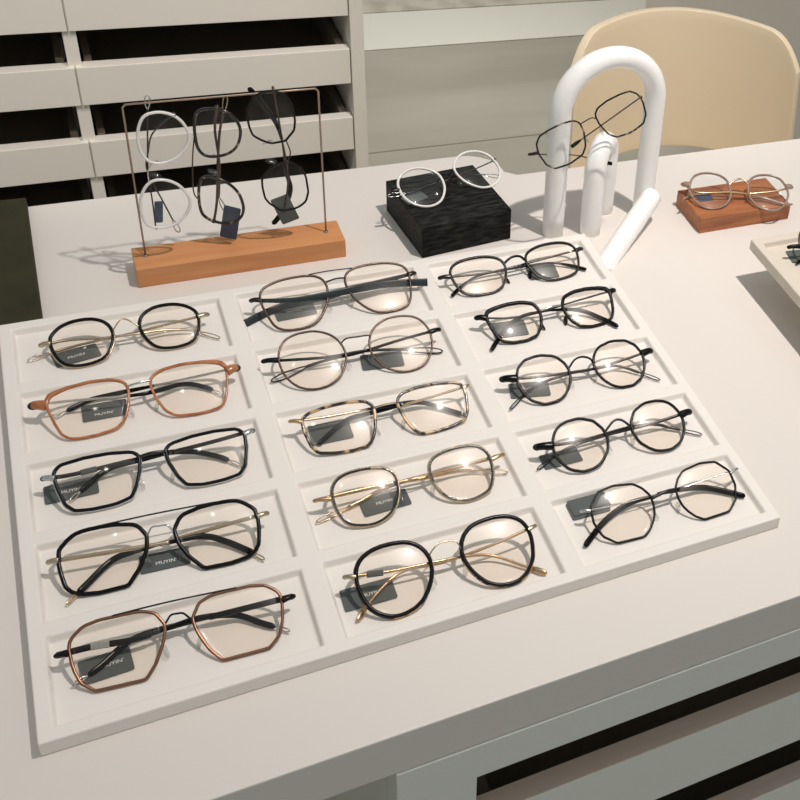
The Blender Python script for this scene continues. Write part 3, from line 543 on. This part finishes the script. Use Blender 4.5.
def eyeglasses(key, label, sp, group):
    D = G[key]; flat = key[0] in '123bw' and key not in ('hA',)
    flat = key not in ('hA', 'hB', 'hC', 'tb')
    O, EX, EY, NN = [Vector(q) for q in D['M']]
    M = Matrix(((EX.x, EY.x, NN.x, O.x), (EX.y, EY.y, NN.y, O.y), (EX.z, EY.z, NN.z, O.z), (0, 0, 0, 1)))
    root = thing('eyeglasses', label, 'glasses', M, group)
    h = S(D['h']); pts = outline(D); wd = sp.get('w', .0012) * 1.18; dp = sp.get('d', .0012); brow = sp.get('brow', 1.0); corner = sp.get('corner', 0)
    ymax = max(p.y for p in pts); xmax = max(p.x for p in pts)
    def wf(x, y):       # rims may be heavier along the brow and the outer upper corner
        k = max(0, y / ymax); c = max(0, x / xmax) * k
        return wd * (1 + (brow - 1) * k ** 1.5 + corner * c ** 3)
    for s in (-1, 1):
        mir = s > 0        # stored outline belongs to the lens on the photo's left
        mi = mir
        P = rim_mesh(pts, s * h, mi, wf, 0, dp)
        rim = mesh('rim', P[0], P[1], sp['rim'], root)
        if 'lining' in sp:
            P = rim_mesh(outline(D, inset=sp.get('lin_in', wd * .8)), s * h, mi, lambda x, y: sp.get('lw', .0006), sp.get('lz', -.0004), dp * .9)
            mesh('rim_lining', P[0], P[1], sp['lining'], rim)
        P = lens_mesh(pts, s * h, mi); mesh('lens', P[0], P[1], sp.get('lens', 'lens_clear'), root)
        # endpiece from the rim to the hinge
        H = V3(D['HL' if s < 0 else 'HR'])
        ang = math.atan2(H.y, (-(H.x - s * h)) if s > 0 else (H.x - s * h))
        r0 = rad_at(D, ang % (2 * math.pi)); A0 = Vector((s * h + (-1 if s > 0 else 1) * r0 * math.cos(ang), r0 * math.sin(ang), 0))
        ew = sp.get('ew', .0014) * 1.5
        Pth = crom([A0, A0.lerp(H, .6) + Vector((0, 0, .0010)), H], 5)
        v, f = sweep_data(Pth, lambda t: (ew * (1 - .25 * t), ew * .8), ns=8, up=(0, 0, 1), power=3)
        ep = mesh('endpiece', v, f, sp.get('end', sp['rim']), root)
        hw = Vector((0, 0, -.0016)); v, f = ell(H + hw * .3, (Vector((ew * 1.05, 0, 0)), Vector((0, ew * .9, 0)), Vector((0, 0, .0018))), 10, 6)
        mesh('hinge', v, f, sp.get('hinge', 'metal_silver' if 'temple' not in sp else sp['temple']), ep)
        temple(root, D, 'TL' if s < 0 else 'TR', sp, flat)
        # nose pad on a wire arm
        a = math.radians(-14); rr = rad_at(D, a); n0 = Vector((s * (h - rr * math.cos(a)), rr * math.sin(a), -.0008)); pc = n0 + Vector((-s * .0022, -.0006, -.0042))
        pm = sp.get('pad', 'pad_clear')
        v, f = ell(pc, (Vector((-s * .0009, 0, .0006)), Vector((s * .0012, .0052, 0)), Vector((s * .0016, 0, .0026))), 12, 8)
        npd = mesh('nose_pad', v, f, pm, root)
        v, f = sweep_data(crom([n0, n0 + Vector((s * .0004, .0012, -.0034)), pc + Vector((s * .0010, .0008, -.0004))], 5), lambda t: (.0004, .0004), ns=6)
        mesh('pad_arm', v, f, sp.get('arm', 'metal_silver'), npd)
    bw = sp.get('bw', .0008)
    B = [V3(q) for q in D['B']]
    def snap(p):
        s = -1 if p.x < 0 else 1
        d = Vector((p.x - s * h, p.y, 0)); ang = math.atan2(d.y, -d.x if s > 0 else d.x); r = rad_at(D, ang % (2 * math.pi))
        d.normalize(); return Vector((s * h + d.x * r, d.y * r, 0))
    B[0] = snap(B[0]); B[-1] = snap(B[-1])
    for p in B[1:-1]: p.z += .0016
    if sp.get('bsharp'):
        Q = [B[0]]
        for a_, b_ in zip(B[:-1], B[1:]): Q += [a_.lerp(b_, .15), a_.lerp(b_, .5), a_.lerp(b_, .85)]
        B = Q + [B[-1]]
    v, f = sweep_data(crom(B, 6), lambda t: (bw, bw * sp.get('bd', 1.0)), ns=8, up=(0, 0, 1)); mesh('bridge', v, f, sp.get('bridge', sp['rim']), root)
    if 'BAR' in D:
        B = [V3(q) for q in D['BAR']]; B[0] = snap(B[0]); B[-1] = snap(B[-1])
        for p in B[1:-1]: p.z += .0012
        for p in (B[0], B[-1]): p.z += .0010; p.y += .0007
        v, f = sweep_data(crom(B, 8), lambda t: (.0006, .0007), ns=8, up=(0, 0, 1)); mesh('brow_bar', v, f, sp.get('bar', sp['rim']), root)
    if 'TAG' in D and not sp.get('notag'):
        inv = M.inverted(); c, u, vv, tw, th = D['TAG']; c, u, vv = Vector(c), Vector(u), Vector(vv); nn = u.cross(vv).normalized()
        def W(x, y, z): return inv @ (c + u * x + vv * y + nn * z)
        cards = [(0, 0, 0, 1)] if not sp.get('two_tags') else [(-.001, -.001, 0, .95), (.001, .002, .0008, .95)]
        for (dx, dy, dz, k) in cards:
            a, b, t2, r = tw / 2 * k, th / 2 * k, .00025, .0015
            ring = []
            for cx, cy, a0 in ((a - r, b - r, 0), (-a + r, b - r, 90), (-a + r, -b + r, 180), (a - r, -b + r, 270)):
                for q in range(4):
                    t = math.radians(a0 + q * 30); ring.append((dx + cx + r * math.cos(t), dy + cy + r * math.sin(t)))
            n = len(ring)
            vs = [W(x, y, dz + t2) for x, y in ring] + [W(x, y, dz - t2) for x, y in ring]
            fs = [tuple(range(n)), tuple(reversed(range(n, 2 * n)))] + [(i, i + n, (i + 1) % n + n, (i + 1) % n) for i in range(n)]
            tg = mesh('hang_tag', vs, fs, sp.get('tagmat', 'tag_card'), root, smooth=False)
        if sp.get('text'):
            fc = bpy.data.curves.new('lettering', 'FONT'); fc.body = "MUYIN'"; fc.size = .0042; fc.extrude = .00004; fc.align_x = 'CENTER'; fc.align_y = 'CENTER'
            to = bpy.data.objects.new('lettering', fc); COL.objects.link(to)
            dg = bpy.context.evaluated_depsgraph_get(); me = bpy.data.meshes.new_from_object(to.evaluated_get(dg)); bpy.data.objects.remove(to)
            ox = sp['text'][0] * tw; oy = sp['text'][1] * th
            for vv_ in me.vertices: vv_.co = W(ox + vv_.co.x, oy + vv_.co.y, .0003 + vv_.co.z)
            me.materials.clear(); link('lettering', me, 'tag_ink', tg, smooth=False)
    if sp.get('band'):
        path = crom([V3(q) for q in D['TL']], 10); q = split_path(path, sp['band'][0], sp['band'][0] + .075)
        v, f = sweep_data(q, lambda t: (.0022, .0016), ns=8, up=(0, -.45, .89), power=6); mesh('tag_band', v, f, sp['band'][1], root)
    return root

TRAYG = 'pairs of glasses in the tray compartments'
eyeglasses('11', 'black oval-rimmed glasses with gold arched bridge in the top left tray compartment', dict(rim='acetate_black', w=.0011, d=.0013, brow=1.15, lining='metal_pale_gold', lin_in=-.0011, lz=-.0012, lw=.0008, bridge='metal_gold', end='metal_pale_gold', temple='metal_pale_gold', tr=(.0012, .0012), tip='loop', loopw=.0018, ew=.0016, text=(.0, -.05), arm='metal_gold', bw=.0006), TRAYG)
eyeglasses('12', 'caramel brown square glasses with solid upper corners and black temple sleeves, left column, second row', dict(rim='acetate_caramel', w=.0009, d=.0013, brow=1.25, corner=3.0, bridge='metal_silver', end='acetate_caramel', hinge='metal_gunmetal', temple='metal_silver', tip='sleeve_loop', s0=.42, sleeve='acetate_black', sr=(.0021, .0013), loop_mat='metal_silver', text=(-.02, -.2), ew=.0028, bw=.0009), TRAYG)
eyeglasses('13', 'navy black rectangular glasses with black temples and silver hinges, left column, middle row', dict(rim='acetate_navy', w=.0011, d=.0014, lining='metal_silver', lin_in=-.0011, lz=-.0012, lw=.0007, bridge='metal_gunmetal', end='metal_silver', temple='metal_gunmetal', tr=(.0017, .0014), tip='sleeve_loop', s0=.38, sleeve='acetate_black', sr=(.0022, .0014), loop_mat='metal_silver', text=(0, -.05), ew=.0016, bw=.0012, band=(.17, 'tag_card')), TRAYG)
eyeglasses('14', 'black angular aviator glasses with gold temples and black tips, left column, fourth row', dict(rim='acetate_black', w=.00125, d=.0014, bar='metal_gunmetal', bsharp=1, bridge='metal_silver', end='metal_pale_gold', temple='metal_pale_gold', tr=(.0016, .0014), tip='sleeve_loop', s0=.48, sleeve='acetate_black', sr=(.0024, .0015), loop_mat='metal_gold', text=(0.02, -.12), ew=.0015, bw=.0007), TRAYG)
eyeglasses('15', 'brown angular aviator glasses with straight brow bar in the bottom left tray compartment', dict(rim='metal_copper', w=.00095, d=.0012, bar='metal_gunmetal', bsharp=1, bridge='metal_black', end='metal_black', temple='metal_black', tr=(.0023, .0014), tip='sleeve_loop', s0=.34, sleeve='acetate_black', sr=(.0022, .0014), loop_mat='metal_silver', text=(.12, 0), ew=.0014, bw=.0007, band=(.13, 'metal_silver')), TRAYG)
eyeglasses('21', 'bronze double-bridge aviator glasses with wide flat dark temples, middle column, top row', dict(rim='metal_bronze', w=.0009, d=.0012, bar='metal_gunmetal', bridge='metal_gunmetal', end='metal_gunmetal', temple='acetate_dark_teal', tip='flat', sr=(.0037, .0009), text=(-.02, .05), ew=.0016, bw=.0008), TRAYG)
eyeglasses('22', 'round thin brown wire glasses with black wire temples, middle column, second row', dict(rim='metal_bronze', w=.0008, d=.0011, bridge='metal_gunmetal', end='metal_black', temple='metal_black', tr=(.0014, .0013), tip='loop', loopw=.0030, lp0=.78, lt=.0007, ew=.0016, bw=.0007), TRAYG)
eyeglasses('23', 'tortoiseshell rectangular glasses with gold hinges and dark tips, middle column, centre of the tray', dict(rim='tortoise', w=.0011, d=.0014, bridge='metal_pale_gold', end='metal_gold', temple='metal_pale_gold', tip='sleeve', s0=.38, sleeve='acetate_navy', sr=(.0021, .0015), ew=.0012, bw=.0008, lens='lens_clear'), TRAYG)
eyeglasses('24', 'gold squarish glasses with dark brown inner rims, middle column, fourth row', dict(rim='metal_pale_gold', w=.0009, d=.0012, lining='tortoise_dark', lin_in=.0009, lz=.0007, lw=.0010, bridge='metal_gold', end='metal_gold', temple='metal_gold', tr=(.0017, .0010), tip='loop', loopw=.0022, lp0=.83, text=(0, .05), ew=.0013, bw=.0006), TRAYG)
eyeglasses('25', 'black round glasses with gold bridge and gold teardrop temple tips, bottom of the middle column', dict(rim='acetate_black', w=.0012, d=.0015, brow=1.15, lining='tortoise', lin_in=-.0012, lz=-.0012, lw=.0008, bridge='metal_pale_gold', end='metal_pale_gold', temple='metal_gold', tr=(.0012, .0010), tip='drop', text=(.05, -.02), ew=.0013, bw=.0006, band=(.10, 'tag_card')), TRAYG)
eyeglasses('31', 'dark rounded rectangular glasses with thick black bridge, right column, top row', dict(rim='metal_gunmetal', w=.0010, d=.0014, brow=1.3, lining='acetate_black', lin_in=.0006, lz=.0004, lw=.0006, bridge='acetate_black', end='metal_gunmetal', temple='metal_gunmetal', tip='sleeve', s0=.80, sleeve='acetate_black', sr=(.0018, .0013), pad='acetate_black', ew=.0016, bw=.0013), TRAYG)
eyeglasses('32', 'chunky black rectangular glasses with silver bridge, right column, second row', dict(rim='acetate_black', w=.0012, d=.0018, brow=1.35, corner=.8, bridge='metal_silver', end='acetate_black', temple='metal_black', tr=(.0010, .0013), tip='sleeve', s0=.50, sleeve='acetate_black', sr=(.0022, .0015), ew=.0020, bw=.0009, pad='metal_gunmetal'), TRAYG)
eyeglasses('33', 'black crown-panto glasses with open loop tips, right column, middle row', dict(rim='acetate_black', w=.00105, d=.0013, bridge='metal_black', end='acetate_black', temple='metal_gunmetal', tr=(.0013, .0013), tip='loop', loopw=.0015, text=(0, .1), ew=.0024, bw=.0010), TRAYG)
eyeglasses('34', 'black crown-panto glasses with silver-lined rims, right column, fourth row', dict(rim='metal_black', w=.00105, d=.0014, lining='metal_silver', lin_in=-.0007, lz=-.0011, lw=.0005, bridge='metal_gunmetal', end='acetate_black', temple='metal_gunmetal', tr=(.0015, .0013), tip='loop', loopw=.0016, ew=.0024, bw=.0011), TRAYG)
eyeglasses('35', 'thin black octagonal glasses with thick black temples in the bottom right tray compartment', dict(rim='metal_black', w=.0008, d=.0010, bridge='metal_gunmetal', end='metal_silver', temple='metal_silver', tr=(.0005, .0006), tip='sleeve', s0=.45, sleeve='acetate_black', sr=(.0026, .0015), two_tags=True, ew=.0010, bw=.0013), TRAYG)
HG = 'pairs of glasses hung on the wire stand'
eyeglasses('hA', 'milky white oval glasses hanging sideways at the left end of the wire stand', dict(rim='acetate_milky', w=.0011, d=.0012, bridge='metal_silver', end='metal_silver', temple='metal_gunmetal', tr=(.0007, .0008), tip='paddle', loop_mat='metal_silver', tagmat='tag_blue', ew=.0012, bw=.0006, lens='lens_bluish'), HG)
eyeglasses('hB', 'dark brown panto glasses hanging sideways in the middle of the wire stand', dict(rim='tortoise_dark', w=.0011, d=.0014, bridge='metal_bronze', end='metal_bronze', temple='metal_bronze', tr=(.0012, .0008), tip='loop', loopw=.0022, loop_mat='metal_pale_gold', tagmat='tag_blue', ew=.0013, bw=.0006, lens='lens_bluish'), HG)
eyeglasses('hC', 'thin black octagonal glasses hanging sideways at the right end of the wire stand', dict(rim='metal_black', w=.0008, d=.0010, bridge='metal_gunmetal', end='metal_bronze', temple='metal_bronze', tr=(.0009, .0008), tip='sleeve', s0=.55, sleeve='acetate_black', sr=(.0025, .0017), ew=.0010, bw=.0006, lens='lens_bluish'), HG)
eyeglasses('bx', 'milky clear round glasses with thin metal temples resting on the black block', dict(rim='acetate_milky', w=.0011, d=.0014, bridge='metal_gunmetal', end='metal_gunmetal', temple='metal_gunmetal', tr=(.0007, .0008), tip='loop', loop_mat='metal_silver', ew=.0012, bw=.0007, lens='lens_bluish'), None)
eyeglasses('tb', 'thin brown tortoise-rimmed square glasses tilted on top of the tube sculpture', dict(rim='tortoise_dark', w=.0008, d=.0010, bridge='metal_gunmetal', end='metal_gunmetal', temple='metal_bronze', tr=(.0007, .0008), tip='sleeve', s0=.86, sleeve='acetate_black', sr=(.0020, .0014), ew=.0012, bw=.0006, lens='lens_bluish'), None)
eyeglasses('wd', 'taupe round glasses with gold temples resting on the reddish wooden block', dict(rim='acetate_taupe', w=.0011, d=.0014, bridge='metal_gold', end='acetate_taupe', temple='metal_gold', tr=(.0012, .0012), tip='sleeve', s0=.6, sleeve='acetate_taupe', sr=(.0014, .0012), hinge='metal_gold', tagmat='tag_blue', ew=.0024, bw=.0009, lens='lens_bluish'), None)
# two pairs in the raised tray, mostly beyond the edge of the photo
import copy
for src, key, pos, lab in (('22', 'ra', (0.7685, -0.149), 'round brown glasses with a dark tag in the raised greige tray, far compartment'), ('35', 'rb', (0.7685, -0.235), 'dark glasses in the raised greige tray, second compartment')):
    D = copy.deepcopy(G[src]); O, EX, EY, NN = D['M']; dz = .042
    c = D['TAG'][0]; D['TAG'][0] = [c[0] - O[0] + pos[0] + (-.075 if key == 'ra' else 0), c[1] - O[1] + pos[1] + (.012 if key == 'ra' else 0), c[2] + dz]
    D['M'][0] = [pos[0], pos[1], O[2] + dz]; G[key] = D
    eyeglasses(key, lab, dict(rim='metal_bronze' if key == 'ra' else 'metal_black', w=.0009, d=.0011, bridge='metal_gunmetal', end='metal_black', temple='metal_black', tr=(.0012, .0012), tip='sleeve', s0=.5, sleeve='acetate_black', sr=(.002, .0015), ew=.0016, bw=.0007), 'pairs of glasses in the raised tray')
